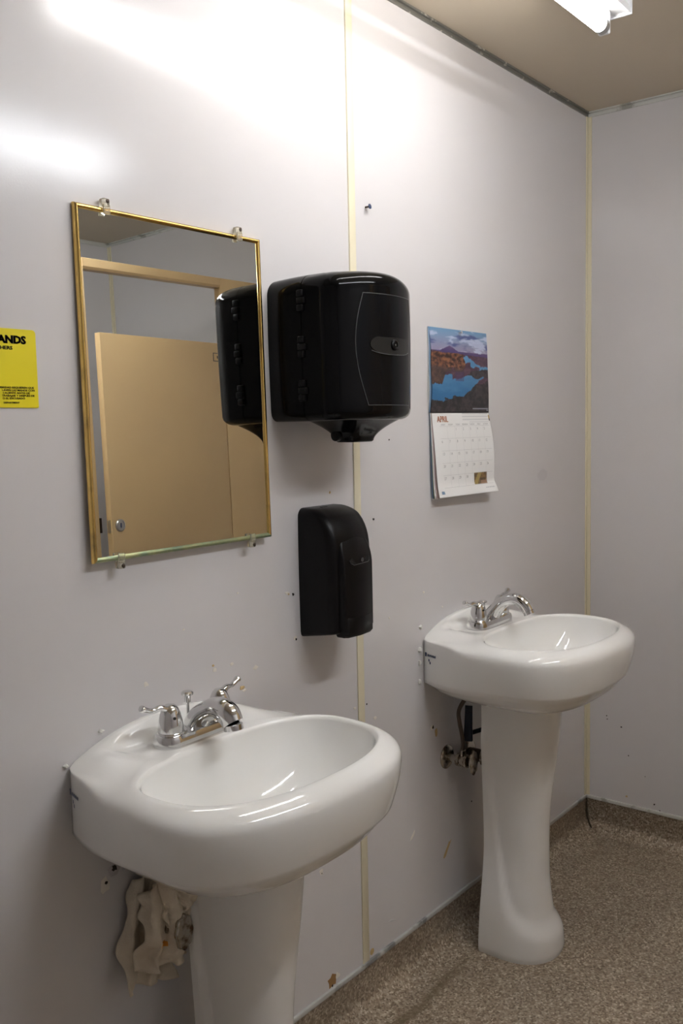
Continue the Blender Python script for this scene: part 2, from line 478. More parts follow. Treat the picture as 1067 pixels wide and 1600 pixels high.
# ------------------------------------------------------------------ pedestal sinks
NB = 168
BC = (0.0, 0.235)                                # hub of the angular grid (u, v)
def outer_half(v):
    """half width of the basin at distance v from the wall"""
    if v < 0: return 0
    if v <= 0.255:
        return 0.200 + 0.055 * math.sin(PI / 2 * v / 0.255) ** 1.1
    t = (v - 0.255) / 0.167
    return 0.255 * max(0.0, 1 - t ** 2.4) ** (1 / 2.4)
def outer_poly():
    P = [(0.188 * k / 12, 0.0) for k in range(13)]
    for k in range(1, 7):                        # small rounded back corner
        a = k / 6 * PI / 2
        P.append((0.188 + 0.0140 * math.sin(a), 0.0125 * (1 - math.cos(a))))
    for k in range(1, 80):
        v = 0.0125 + (0.422 - 0.0125) * math.sin(k / 79 * PI / 2)
        P.append((outer_half(v), v))
    P.append((-0.0001, 0.422))
    return P
OP = outer_poly()
def cast(poly, c, phi):
    dx, dy = math.sin(phi), math.cos(phi)        # phi=0 points away from the wall
    best = 0
    for i in range(len(poly) - 1):
        ax, ay = poly[i][0] - c[0], poly[i][1] - c[1]
        bx, by = poly[i + 1][0] - c[0], poly[i + 1][1] - c[1]
        ex, ey = bx - ax, by - ay
        den = dx * ey - dy * ex
        if abs(den) < 1e-12: continue
        t = (ax * ey - ay * ex) / den
        s = (ax * dy - ay * dx) / den
        if t > 0 and -1e-6 <= s <= 1 + 1e-6: best = max(best, t)
    return best
PHI = [2 * PI * k / NB for k in range(NB)]
def fold(phi): return abs(((phi + PI) % (2 * PI)) - PI)
R_OUT = [cast(OP, BC, fold(p)) for p in PHI]
def bowl_r(phi):
    a, bf, bb_ = 0.216, 0.147, 0.108
    s, c = abs(math.sin(phi)), math.cos(phi)
    b_ = bf if c > 0 else bb_
    n = 2.45
    return ((s / a) ** n + (abs(c) / b_) ** n) ** (-1 / n)
R_BOWL = [bowl_r(p) for p in PHI]
def ped_section(z):
    """pedestal plan at height z: half width, back v, front v"""
    t = z / 0.655
    w = 0.064 + 0.016 * sstep(0.35, 1.0, t) + 0.026 * (1 - sstep(0.0, 0.42, t))
    fr = 0.234 + 0.034 * sstep(0.45, 1.0, t) + 0.018 * (1 - sstep(0.0, 0.30, t))
    return w, 0.095, fr
TOPZ = 0.822
def deck_z(u, v, e):
    """height of the basin's upper face; e runs 0 at the bowl edge to 1 at the outer edge"""
    ledge = 0.810 + 0.047 * (1 - min(1.0, abs(u) / 0.202) ** 2.3)            # arched back ledge
    rim = TOPZ - 0.014 * e * sstep(0.04, 0.16, v)
    z = ledge + (rim - ledge) * sstep(0.015, 0.150, v)
    m = (1 - sstep(0.112, 0.165, abs(u))) * sstep(0.016, 0.046, v) * (1 - sstep(0.115, 0.15, v))
    return z + (TOPZ - 0.003 - z) * m                                        # sunken faucet deck

def make_sink(name, cx, dz, label, fstyle, pdx=0.0):
    root = empty(name, (cx, 0, 0), label, 'sink', 'white pedestal sinks along the panelled wall')
    # ---- basin
    rings = []
    def ring(rad, zf, du=0.0):
        out = []
        for k, p in enumerate(PHI):
            r = rad(k)
            u, v = BC[0] + r * math.sin(p), BC[1] + r * math.cos(p)
            out.append((u + du, -v, zf(u, v, k) + dz))
        rings.append(out)
    # bowl from the drain outwards
    for s in (0.10, 0.22, 0.36, 0.5, 0.62, 0.72, 0.80, 0.865, 0.915, 0.95, 0.972, 0.988):
        dep = 0.128 * (1 - s ** 3.2) ** 0.72
        ring(lambda k: R_BOWL[k] * s, lambda u, v, k: deck_z(u, v, 0) - 0.009 - dep)
    LR = 0.009                                                       # rounded lip of the bowl
    for i in range(0, 8):
        a = i / 8 * PI / 2
        ring(lambda k: R_BOWL[k] + LR * (1 - math.cos(a)), lambda u, v, k: deck_z(u, v, 0) - LR * (1 - math.sin(a)))
    def vout(k): return BC[1] + R_OUT[k] * math.cos(PHI[k])
    def drop(k): return 0.006 + 0.017 * sstep(0.0, 0.17, vout(k))       # height of the bullnose
    PW = 3.3
    for i in range(1, 25):                                           # rim: one continuous bullnose to the outer edge
        a = (i / 24) * PI / 2
        e = math.sin(a) ** (2 / PW)
        fall = 1 - max(0.0, math.cos(a)) ** (2 / PW)
        ring(lambda k: R_BOWL[k] + LR + (R_OUT[k] - R_BOWL[k] - LR) * e, lambda u, v, k: deck_z(u, v, e) - drop(k) * fall)
    def top_at(k):
        r = R_OUT[k]
        return deck_z(r * math.sin(PHI[k]), BC[1] + r * math.cos(PHI[k]), 1) - drop(k)
    def skirt_z(k):
        v = BC[1] + R_OUT[k] * math.cos(PHI[k])
        return 0.700 + 0.012 * sstep(0.03, 0.25, v)
    for s in (0.12, 0.3, 0.5, 0.75, 0.92, 1.0):
        ring(lambda k: R_OUT[k] - 0.017 * s ** 1.6 * sstep(0.04, 0.26, BC[1] + R_OUT[k] * math.cos(PHI[k])),
             lambda u, v, k: top_at(k) * (1 - s) + skirt_z(k) * s)
    # underside: draws in to the top of the pedestal
    w, vb, vf = ped_section(0.655)
    def ped_r(k):
        p = PHI[k]
        s, c = abs(math.sin(p)), math.cos(p)
        bb2 = (vf - BC[1] + 0.006) if c > 0 else (BC[1] - 0.06)
        return ((s / (w + 0.006)) ** 2.6 + (abs(c) / bb2) ** 2.6) ** (-1 / 2.6)
    for i in range(1, 11):
        t = i / 10
        def rad(k, t=t):
            v = BC[1] + R_OUT[k] * math.cos(PHI[k])
            o = R_OUT[k] - 0.017 * sstep(0.04, 0.26, v)
            return o + (ped_r(k) - o) * (0.10 * sstep(0, .12, t) + 0.90 * (1 - math.cos(t * PI / 2)) ** 0.85)
        def zf(u, v, k, t=t):
            return skirt_z(k) + (0.645 - skirt_z(k)) * (0.06 * sstep(0, .12, t) + 0.94 * math.sin(t * PI / 2) ** 0.9)
        ring(rad, zf, pdx * sstep(0, 1, t))
    v, f = loft(rings, True, True)
    basin = from_data('basin', v, f, 'porcelain', root, 100)
    # maker's mark printed on the side, by the wall
    def side_pt(a, z):
        vv = a
        return Vector((-outer_half(vv) - 0.0008, -vv, z + dz))
    V, F = [], []
    for k in range(8):                                              # faint row of small worn characters
        a0 = 0.018 + 0.0038 * k
        q = [(a0, .769), (a0 + 0.0028, .769), (a0 + 0.0028, .7738 + 0.0012 * (k % 2)), (a0, .7738 + 0.0012 * (k % 2))]
        F.append(tuple(range(len(V), len(V) + 4))); V += [side_pt(*p) for p in q]
    for a0, z0 in ((0.022, .757), (0.026, .751)):
        q = [(a0, z0), (a0 + 0.004, z0), (a0 + 0.0035, z0 + 0.006), (a0 - 0.0005, z0 + 0.006)]
        F.append(tuple(range(len(V), len(V) + 4))); V += [side_pt(*p) for p in q]
    mk = from_data('maker_mark', V, F, 'ink_blue', basin, None)
    mk['kind'] = 'stuff'
    blob_v = [(0.010, .768), (0.0155, .768), (0.0155, .778), (0.010, .778)]
    from_data('maker_mark', [side_pt(a, z) for a, z in blob_v], [(0, 1, 2, 3)], 'ink_blue', basin, None)
    # drain
    dr = lathe('drain', [(0.006, -0.006), (0.022, -0.006), (0.026, 0.000), (0.029, 0.0015), (0.031, 0.0)], (0, -BC[1], TOPZ - 0.1315 + dz), (0, 0, 1), 'chrome', root, 28)
    lathe('stopper', [(0.017, 0.0), (0.019, 0.004), (0.012, 0.0065), (0.0001, 0.0075)], (0, -BC[1], TOPZ - 0.136 + dz), (0, 0, 1), 'chrome', dr, 24)
    # ---- pedestal: a hollow-backed column with a swept foot
    NP = 40
    rings = []
    zs = [0.0, 0.004, 0.012] + [0.012 + (0.655 - 0.012) * i / 90 for i in range(1, 91)]
    for z in zs:
        w, vb, vf = ped_section(z)
        vm = vb + 0.055
        base = [(-w, vb + (vm - vb) * k / 8, -1.0, 0.0) for k in range(8)]
        for k in range(NP + 1):
            th = -PI / 2 + PI * k / NP                              # -90 left .. 0 front .. +90 right
            ex = 2 / 2.3
            c, s = math.cos(th), math.sin(th)
            base.append((w * math.copysign(abs(s) ** ex, s), vm + (vf - vm) * max(0.0, c) ** ex, s, c))
        base += [(w, vm - (vm - vb) * (k + 1) / 8, 1.0, 0.0) for k in range(8)]
        row = []
        for u, vv, nu_, nv_ in base:
            # foot: stands proud below a line that is low in front and climbs up the back edges
            hz = 0.076 + 0.5 * math.exp(-max(0.0, vv - 0.107) / 0.031)
            foot = (0.018 - 0.010 * sstep(0.08, 0.34, z)) * (1 - sstep(hz - 0.034, hz + 0.016, z))
            foot -= 0.004 * (1 - sstep(0, 0.012, z))
            row.append((u + nu_ * foot * 0.8, -(vv + nv_ * foot), z))
        L0 = row[0]
        ti = 0.012                                                   # inner face, open towards the wall
        inner = [(p[0] * (1 - ti / max(abs(L0[0]), .05)), p[1] + (ti * 0.9 if i not in (0, len(row) - 1) else 0), z) for i, p in enumerate(row)]
        rings.append(row + inner[::-1])
    zt = 0.652 + dz
    rings = [[(p[0] + pdx, p[1], p[2] * zt / 0.655) for p in r] for r in rings]
    v, f = loft(rings, True, True)
    from_data('pedestal', v, f, 'porcelain_matte', root, 60)
    # ---- faucet
    fx, fv, fz = (0.009 if fstyle == 0 else -0.004), 0.078, TOPZ - 0.0045 + dz
    def stadium(hl, hw, z, n=12):
        out = []
        for sgn in (1, -1):
            for i in range(n + 1):
                a = -PI / 2 + PI * i / n
                out.append((fx + sgn * (hl - hw + hw * math.cos(a)), -fv + sgn * hw * math.sin(a), fz + z))
        return out
    v, f = loft([stadium(0.088, 0.0295, 0.0), stadium(0.088, 0.0295, 0.003), stadium(0.087, 0.0285, 0.015), stadium(0.0845, 0.026, 0.0205), stadium(0.079, 0.020, 0.0225)])
    fau = from_data('faucet', v, f, 'chrome', root, 45)
    for sg in (-1, 1):
        hx = fx + sg * 0.057
        lathe('handle_seat', [(0.0235, 0.0), (0.0235, 0.004), (0.022, 0.006)], (hx, -fv, fz + 0.0185), (0, 0, 1), 'chrome', fau, 28)
        v, f = lathe_data([(0.0215, 0.0), (0.0215, 0.006), (0.0200, 0.018), (0.0172, 0.030), (0.0135, 0.039), (0.0085, 0.0445), (0.0001, 0.0462)], (hx, -fv, fz + 0.0245), (0, 0, 1), 28)
        pts = spline([(hx + sg * 0.002, -fv, fz + 0.060), (hx + sg * 0.020, -fv + 0.002, fz + 0.068), (hx + sg * 0.034, -fv + 0.005, fz + 0.0665), (hx + sg * 0.049, -fv + 0.007, fz + 0.072), (hx + sg * 0.056, -fv + 0.008, fz + 0.0755)], 5)
        rad = [0.0085, 0.0082, 0.0078, 0.0074, 0.007, 0.0065, 0.006, 0.0056, 0.0053, 0.0051, 0.005, 0.005, 0.0051, 0.0055, 0.006, 0.0066, 0.007, 0.0073, 0.0072, 0.0062, 0.0025]
        v2, f2 = tube_data(pts, rad, 14, 0.8)
        k = len(v)
        h = from_data('handle', v + v2, f + [tuple(i + k for i in q) for q in f2], 'chrome', fau, 50)
        lathe('index_dot', [(0.0026, 0.0), (0.0026, 0.0014)], (hx - 0.006, -fv - 0.0174, fz + 0.050), (-0.3, -0.9, 0.25), 'ink', h, 10)
    if fstyle == 0:      # low broad spout
        path = [(fx, -fv + 0.004, fz + 0.004), (fx, -fv - 0.006, fz + 0.030), (fx, -fv - 0.028, fz + 0.048), (fx, -fv - 0.056, fz + 0.058), (fx, -fv - 0.078, fz + 0.053), (fx, -fv - 0.090, fz + 0.038)]
        R0 = [0.027, 0.022, 0.0185, 0.020, 0.0215, 0.019]
        tip, td = (fx, -fv - 0.0895, fz + 0.038), (0, -0.18, -1)
    else:                # taller, slimmer arch
        path = [(fx, -fv + 0.004, fz + 0.004), (fx, -fv - 0.010, fz + 0.032), (fx, -fv - 0.038, fz + 0.062), (fx, -fv - 0.070, fz + 0.074), (fx, -fv - 0.096, fz + 0.065), (fx, -fv - 0.110, fz + 0.046)]
        R0 = [0.027, 0.020, 0.0155, 0.0155, 0.016, 0.015]
        tip, td = (fx, -fv - 0.1095, fz + 0.048), (0, -0.45, -1)
    pts = spline(path, 7)
    rr_ = [x[0] for x in spline([(r, 0, 0) for r in R0], 7)]
    tube('spout', pts, rr_, 'chrome', fau, 22, 0.9)
    lathe('aerator', [(0.0145, 0.0), (0.0165, 0.001), (0.0165, 0.010), (0.0138, 0.0112), (0.012, 0.0105)] if fstyle == 0 else [(0.013, 0.0), (0.0145, 0.001), (0.0145, 0.009), (0.0118, 0.0102), (0.010, 0.0095)], tip, td, 'chrome', fau, 26)
    kh = 0.040 if fstyle == 0 else 0.026
    ry = -fv + 0.020
    v, f = lathe_data([(0.0026, 0.0), (0.0026, kh), (0.0055, kh + 0.001), (0.0058, kh + 0.012), (0.0105, kh + 0.014), (0.0110, kh + 0.017), (0.0085, kh + 0.0195), (0.0001, kh + 0.020)], (fx, ry, fz + 0.016), (0, 0, 1), 20)
    from_data('lift_rod', v, f, 'chrome', fau, 40)
    return root

make_sink('pedestal_sink', -1.797, 0.0, 'nearer white pedestal sink, under the mirror, with a low broad faucet spout', 0, 0.039)
make_sink('pedestal_sink', -0.768, 0.010, 'farther white pedestal sink, below the calendar, with a slim arched faucet spout', 1)

# caulk crumbs along the wall beside the farther sink
for x, z in ((-.982, .795), (-.983, .763), (-.984, .715), (-.978, .85)):
    blob('caulk_crumb', (x, 0, z), .010, .012, 'caulk', wl, proud=0.006)
for x, z in ((-2.000, .812), (-1.93, .850)):
    blob('caulk_crumb', (x, 0, z), .012, .006, 'caulk', wl, proud=0.005)

# ------------------------------------------------------------------ supply valves and pipes under the sinks
def supply(cx, z, label, reach=0.64):
    t = empty('supply_valve', (cx, 0, z), label, 'valve', 'water supply valves under the sinks')
    t.scale = (1, reach, 1)
    lathe('escutcheon', [(0.031, 0.0), (0.031, 0.003), (0.027, 0.008), (0.016, 0.0125), (0.011, 0.013)], (0, 0, 0), (0, -1, 0), 'old_chrome', t, 32)
    lathe('pipe', [(0.0095, 0), (0.0095, 0.055)], (0, 0, 0), (0, -1, 0), 'old_chrome', t, 20)
    vb = lathe('valve_body', [(0.013, 0.0), (0.017, 0.002), (0.017, 0.016), (0.014, 0.018), (0.014, 0.036), (0.017, 0.038), (0.017, 0.050), (0.011, 0.054)], (0, -0.050, 0), (0, -1, 0), 'old_chrome', t, 12, 25)
    lathe('stem', [(0.006, 0), (0.006, 0.02)], (0, -0.102, 0), (0, -1, 0), 'dark_metal', vb, 14)
    # oval ribbed hand wheel
    rings = []
    for h, s in ((0.0, .6), (0.002, .93), (0.005, 1.0), (0.010, 1.0), (0.013, .9), (0.014, .45)):
        rings.append([(0.018 * s * math.cos(a) * (1 + .06 * math.cos(8 * a)), -0.116 - h, 0.031 * s * math.sin(a) * (1 + .06 * math.cos(8 * a))) for a in [2 * PI * k / 48 for k in range(48)]])
    v, f = loft(rings)
    from_data('handle', v, f, 'old_chrome', t, 40)
    lathe('compression_nut', [(0.0085, 0.0), (0.0095, 0.001), (0.0095, 0.014), (0.007, 0.016)], (0, -0.077, 0.012), (0, 0, 1), 'old_chrome', t, 6, 20)
    pts = spline([(0, -0.077, 0.024), (-0.002, -0.077, 0.06), (-0.012, -0.074, 0.10), (-0.014, -0.072, 0.13), (0.002, -0.076, 0.150), (0.02, -0.085, 0.165)], 6)
    tube('supply_hose', pts, 0.0068, 'braid', t, 14)
    return t
supply(-0.862, 0.490, 'tarnished supply valve with oval handle under the farther sink')
supply(-1.858, 0.505, 'supply valve with oval handle half hidden by the rag under the nearer sink', 0.86)

def drain_trap(cx, z, label):
    t = empty('drain_trap', (cx, 0, z), label, 'drain pipe', 'drain pipes behind the pedestals')
    lathe('wall_flange', [(0.040, 0.0), (0.040, 0.003), (0.030, 0.009), (0.020, 0.011)], (0, 0, 0), (0, -1, 0), 'old_chrome', t, 28)
    pts = spline([(0, 0, 0), (0, -0.05, 0), (0, -0.085, -0.008), (0, -0.098, -0.045), (0, -0.118, -0.075), (0, -0.150, -0.075), (0, -0.168, -0.045), (0, -0.17, 0.02), (0, -0.17, 0.10)], 6)
    tube('trap_pipe', pts, 0.017, 'dark_metal', t, 18)
    lathe('slip_nut', [(0.024, 0), (0.024, 0.018)], (0, -0.050, 0), (0, -1, 0), 'old_chrome', t, 8, 20)
    lathe('slip_nut', [(0.024, 0), (0.024, 0.018)], (0, -0.17, 0.02), (0, 0, 1), 'old_chrome', t, 8, 20)
    # pop-up linkage: strap and pivot rod
    v, f = tube_data([(-0.056, -0.040, 0.150), (-0.066, -0.044, 0.100), (-0.071, -0.046, 0.062)], [0.0105, 0.0115, 0.013], 12, 0.7)
    st = from_data('linkage_strap', v, f, 'blue_plastic', t, 40)
    tube('pivot_rod', [(-0.068, -0.046, 0.080), (0.0, -0.075, 0.086)], 0.006, 'blue_plastic', st, 12)
    return t
drain_trap(-0.760, 0.47, 'drain pipe with dark pop-up linkage behind the farther pedestal')
drain_trap(-1.758, 0.47, 'dark drain pipe behind the nearer pedestal')

# ------------------------------------------------------------------ rag on the nearer valve
rag = empty('cleaning_rag', (-1.862, -0.058, 0.37), 'stained cream cloth rag hanging on the valve under the nearer sink', 'rag')
def rag_sheet(name, ctr, topw, botw, ztop, zbot, y0, folds, amp, seed, lean=0.0, skew=0.0, bulge=0.0):
    nu, nv = 46, 40
    v = []
    for j in range(nv + 1):
        t = j / nv
        for i in range(nu + 1):
            s = i / nu - 0.5
            w = topw + (botw - topw) * (t ** 0.55)
            a = amp * (0.55 + 0.45 * t)
            n1 = noise.noise(Vector((s * 3 + seed, t * 3, seed)))
            n2 = noise.noise(Vector((s * 7 + seed, t * 5 + 4, seed * 2)))
            ph = s * folds * 2 * PI + 2.0 * n1 + 0.8 * t * (1 if seed % 2 else -1)
            x = ctr + s * w + lean * t + 0.012 * n2
            y = y0 - a * math.sin(ph) - 0.018 * n1 - bulge * math.sin(PI * min(1, t * 1.1)) * (1 - (2 * s) ** 2) + 0.03 * (2 * s) ** 2 * (1 - t)
            z = ztop + (zbot - ztop) * t + skew * s * t + 0.014 * n1 * (1 - t) - 0.02 * (2 * s) ** 2 * (1 - t) ** 2
            v.append((x, min(y, 0.052), z))
    f = [(j * (nu + 1) + i, j * (nu + 1) + i + 1, (j + 1) * (nu + 1) + i + 1, (j + 1) * (nu + 1) + i) for j in range(nv) for i in range(nu)]
    o = from_data(name, v, f, 'rag', rag, 180, fixn=False)
    md = o.modifiers.new('s', 'SOLIDIFY'); md.thickness = 0.0025; md.offset = 0
    return v, nu
rag_sheet('back_fold', 0.000, 0.050, 0.110, 0.225, 0.030, 0.020, 2.2, 0.012, 3, -0.022, -0.030)
v, nu = rag_sheet('front_fold', -0.010, 0.045, 0.100, 0.222, 0.072, -0.020, 1.9, 0.014, 8, 0.000, -0.015, 0.016)
rag_sheet('top_loop', 0.010, 0.055, 0.075, 0.235, 0.150, -0.030, 1.4, 0.012, 5, 0.012, 0.0, 0.02)
def on_sheet(i, j): return Vector(v[j * (nu + 1) + i])
def stitch(i0, i1, j0, j1):
    q = [on_sheet(i0, j0), on_sheet(i1, j0), on_sheet(i1, j1), on_sheet(i0, j1)]
    V = [p + Vector((0, -0.0022, 0)) for p in q] + [p for p in q]
    from_data('stitching', V, [(0, 1, 2, 3), (4, 5, 6, 7), (0, 1, 5, 4), (1, 2, 6, 5), (2, 3, 7, 6), (3, 0, 4, 7)], 'orange_thread', rag, None)
stitch(12, 16, 27, 29); stitch(16, 21, 28, 30); stitch(38, 42, 26, 30); stitch(39, 43, 30, 34)

# ------------------------------------------------------------------ mirror
mz0, mz1, mx0, mx1 = 1.131, 1.701, -1.940, -1.520
mw, mh = mx1 - mx0, mz1 - mz0
mr = empty('wall_mirror', (mx0, -0.002, mz1), 'brass framed rectangular mirror clipped to the wall above the nearer sink', 'mirror')
mr.rotation_euler = (math.radians(-0.97), 0, 0)      # the foot of the mirror stands a little off the wall
fwid, ft = 0.0085, 0.012
glass = box('glass', (0.004, -0.0042, -mh + 0.004), (mw - 0.004, -0.001, -0.004), 'mirror', mr)
def bar(a, b, m):
    """half-round moulding with mitred ends from corner a to corner b, inside on the left"""
    a, b = Vector(a), Vector(b)
    d = (b - a).normalized()
    inn = Vector((-d.z, 0, d.x))
    prof = [(0.0, 0.0), (0.0, -0.0045), (0.0012, -0.0078), (0.0038, -0.009), (0.0065, -0.0078), (0.0085, -0.0050), (0.0085, 0.0)]
    V = []
    for p, s in ((a, 1), (b, -1)):
        V += [p + inn * o + d * (o * s) + Vector((0, y, 0)) for o, y in prof]
    n = len(prof)
    F = [(i, (i + 1) % n, n + (i + 1) % n, n + i) for i in range(n)] + [tuple(range(n)), tuple(range(2 * n - 1, n - 1, -1))]
    from_data('frame_bar', V, F, m, mr, 50)
c00, c10, c11, c01 = (0, 0, -mh), (mw, 0, -mh), (mw, 0, 0), (0, 0, 0)
bar(c00, c10, 'brass_green'); bar(c10, c11, 'brass'); bar(c11, c01, 'brass'); bar(c01, c00, 'brass')
for x, sg in ((0.059, 1), (0.361, 1), (0.052, -1), (0.363, -1)):
    zc = 0 if sg > 0 else -mh
    bm = bmesh.new()
    a = sorted((zc - 0.012 * sg, zc + 0.004 * sg))
    add_box(bm, (x - 0.0065, -0.0128, a[0]), (x + 0.0065, -0.0095, a[1]), 0.001)
    b_ = sorted((zc + 0.0005 * sg, zc + 0.014 * sg))
    add_box(bm, (x - 0.0065, -0.0125, b_[0]), (x + 0.0065, -0.0005, b_[1]), 0.002)
    cl = from_bm('mirror_clip', bm, 'clear_plastic', mr)
    lathe('clip_screw', [(0.0032, 0.0), (0.0032, 0.0015), (0.001, 0.0024)], (x + 0.001, -0.0125, zc + 0.009 * sg), (0, -1, 0), 'dark_metal', cl, 14)

# ------------------------------------------------------------------ paper towel dispenser
tw = empty('paper_towel_dispenser', (-1.369, 0, 1.354), 'large glossy black paper towel dispenser on the wall beside the mirror', 'dispenser')
TH, HW = 0.278, 0.127                                        # height and half width
def tw_sec(z, inset):
    """plan of the shell: half width, straight flanks, bowed front"""
    t = z / TH
    hw = HW * (1 - 0.018 * (2 * t - 1) ** 2) - inset - 0.003 * (1 - t)
    dside = 0.177 - inset
    out = []
    bow = 0.032
    r = 0.028
    # front bow as arc from the left corner to the right corner
    n = 28
    pts = [(-hw, 0.0)]
    for k in range(8): pts.append((-hw - 0.008 * math.sin(PI * (k + 1) / 9), (dside - r) * (k + 1) / 8))
    for k in range(1, 8):
        a = k / 8 * (PI / 2 - 0.35)
        pts.append((-hw + r * (1 - math.cos(a)), dside - r + r * math.sin(a)))
    x0 = pts[-1][0]; y0 = pts[-1][1]
    for k in range(1, n):
        x = x0 + (-2 * x0) * k / n
        pts.append((x, y0 + (dside + bow - y0) * (1 - (abs(x) / abs(x0)) ** 2.0) ** 0.92))
    return [(a, -b) for a, b in pts] + [(-a, -b) for a, b in pts[15::-1]]
def tw_front(x, z):
    sec = tw_sec(z, tw_inset(z))
    for (a, b), (c, d) in zip(sec, sec[1:]):
        if a <= x <= c and b < -0.12: return b + (d - b) * (x - a) / max(1e-9, c - a)
    return -0.2
def tw_inset(z):
    rt_, rb_ = 0.030, 0.018
    if z > TH - rt_: return rt_ * (1 - math.sqrt(max(0, 1 - ((z - TH + rt_) / rt_) ** 2)))
    if z < rb_: return rb_ * (1 - math.sqrt(max(0, 1 - ((rb_ - z) / rb_) ** 2)))
    return 0.0
zz = [0.0, .0008, .003, .007, .012, .018] + [0.018 + (TH - .048) * k / 14 for k in range(1, 14)] + [TH - .030 + .030 * math.sin(a * PI / 2 / 9) for a in range(0, 10)]
v, f = loft([[(x, y, z + (0.004 * (-y - 0.02) / 0.2 - 0.004 * (x / HW) ** 2) * sstep(0.5 * TH, TH, z)) for x, y in tw_sec(z, tw_inset(z))] for z in zz])
def cut_shell(name, ya, yb, material):
    bm = bmesh.new()
    vs = [bm.verts.new(p) for p in v]
    for q in f: bm.faces.new([vs[i] for i in q])
    bmesh.ops.recalc_face_normals(bm, faces=bm.faces)
    for y, n in ((ya, (0, 1, 0)), (yb, (0, -1, 0))):
        if y is None: continue
        g = list(bm.verts) + list(bm.edges) + list(bm.faces)
        r = bmesh.ops.bisect_plane(bm, geom=g, plane_co=(0, y, 0), plane_no=n, clear_outer=True)
        es = [e for e in r['geom_cut'] if isinstance(e, bmesh.types.BMEdge)]
        bmesh.ops.holes_fill(bm, edges=es, sides=0)
    return from_bm(name, bm, material, tw, 40)
cut_shell('back_housing', None, -0.0915, 'black_gloss')
cover = cut_shell('front_cover', -0.0935, None, 'black_gloss')
for zc in (0.226, 0.140, 0.058):
    bm = bmesh.new()
    xs = -HW - 0.0115
    for k in range(3):
        z0 = zc - 0.020 + k * 0.0136
        add_box(bm, (xs, -0.099 - 0.004 * (k % 2), z0), (xs + 0.012, -0.085, z0 + 0.0125), 0.002)
    from_bm('hinge', bm, 'black_satin', tw)
# bowed inlay on the front with a pale outline, lock plate and key lock
def patch(name, zs, xl, xr, off, th, material, parent, nx=14):
    V, F = [], []
    rows = []
    for z in zs:
        a, b = xl(z), xr(z)
        rows.append([(a + (b - a) * k / nx, z) for k in range(nx + 1)])
    n = nx + 1
    for o in (off, off - th):
        for r in rows:
            V += [(x, tw_front(x, min(max(z, 0.02), TH - 0.037)) - o, z) for x, z in r]
    m = len(rows)
    for j in range(m - 1):
        for i in range(nx):
            F.append((j * n + i, j * n + i + 1, (j + 1) * n + i + 1, (j + 1) * n + i))
            k = m * n
            F.append((k + j * n + i, k + (j + 1) * n + i, k + (j + 1) * n + i + 1, k + j * n + i + 1))
    k = m * n
    bd = [j * n for j in range(m)] + [(m - 1) * n + i for i in range(1, n)] + [j * n + nx for j in range(m - 2, -1, -1)] + [i for i in range(nx - 1, 0, -1)]
    for i in range(len(bd)):
        a, b = bd[i], bd[(i + 1) % len(bd)]
        F.append((a, b, k + b, k + a))
    return from_data(name, V, F, material, parent, 40)
zr = [0.028 + (0.236 - 0.028) * i / 26 for i in range(27)]
wl_in = lambda z: -(0.066 + 0.024 * math.cos((z - 0.145) / 0.117 * PI / 2))
inl = patch('front_inlay', zr, wl_in, lambda z: -wl_in(z), 0.0008, 0.004, 'black_panel', cover)
for nm, fx_ in (('edge_line', wl_in), ('edge_line', lambda z: -wl_in(z))):
    pts = [(fx_(z), tw_front(fx_(z), z) - 0.0006, z) for z in zr]
    tube(nm, pts, 0.0009, 'line_grey', cover, 6)
for z in (zr[0], zr[-1]):
    a = wl_in(z)
    tube('edge_line', [(a * (1 - 2 * k / 12), tw_front(a * (1 - 2 * k / 12), z) - 0.0006, z) for k in range(13)], 0.0006, 'line_grey', cover, 6)
zl = [0.124 + 0.032 * i / 10 for i in range(11)]
lw = lambda z: 0.062 * math.sqrt(max(0.12, 1 - abs((z - 0.142) / 0.0195) ** 2.4))
patch('lock_plate', zl, lambda z: -lw(z), lw, 0.0028, 0.004, 'smoke', cover)
zq = [0.1245 + 0.0012 * math.sin(i) * 0 for i in range(1)]
tube('plate_rim', [(-0.060 + 0.12 * k / 20, tw_front(-0.060 + 0.12 * k / 20, .13) - 0.003, 0.1235 + 0.0065 * abs(k / 10 - 1) ** 3) for k in range(21)], 0.0008, 'line_grey', cover, 6)
lk = lathe('key_lock', [(0.0105, 0.0), (0.0105, 0.003), (0.0085, 0.005), (0.007, 0.0052), (0.006, 0.0035), (0.0001, 0.0035)], (0.0, tw_front(0, .14) - 0.002, 0.142), (0, -1, 0), 'black_satin', cover, 24)
lathe('key_slot', [(0.0016, 0), (0.0016, 0.0008)], (0.0, tw_front(0, .14) - 0.0055, 0.142), (0, -1, 0), 'steel', lk, 10)
# nozzle funnel and pull tip
def rsq(cx, cy, hx, hy, z, n=36, e=4.0):
    return [(cx + hx * math.copysign(abs(math.cos(2 * PI * k / n)) ** (2 / e), math.cos(2 * PI * k / n)), cy + hy * math.copysign(abs(math.sin(2 * PI * k / n)) ** (2 / e), math.sin(2 * PI * k / n)), z) for k in range(n)]
R = []
for t in [i / 12 for i in range(13)]:
    k = (1 - t) ** 1.7
    R.append(rsq(0.0, -0.112, 0.037 + 0.050 * k, 0.028 + 0.052 * k, 0.004 - 0.044 * t))
R.append(rsq(0.0, -0.112, 0.034, 0.025, -0.0425))
v2, f2 = loft(R)
from_data('nozzle', v2, f2, 'black_gloss', tw, 45)
lathe('nozzle_knob', [(0.010, 0.0), (0.012, 0.002), (0.012, 0.016), (0.009, 0.018)], (-0.030, -0.100, -0.028), (-1, 0.1, 0), 'black_satin', tw, 20)

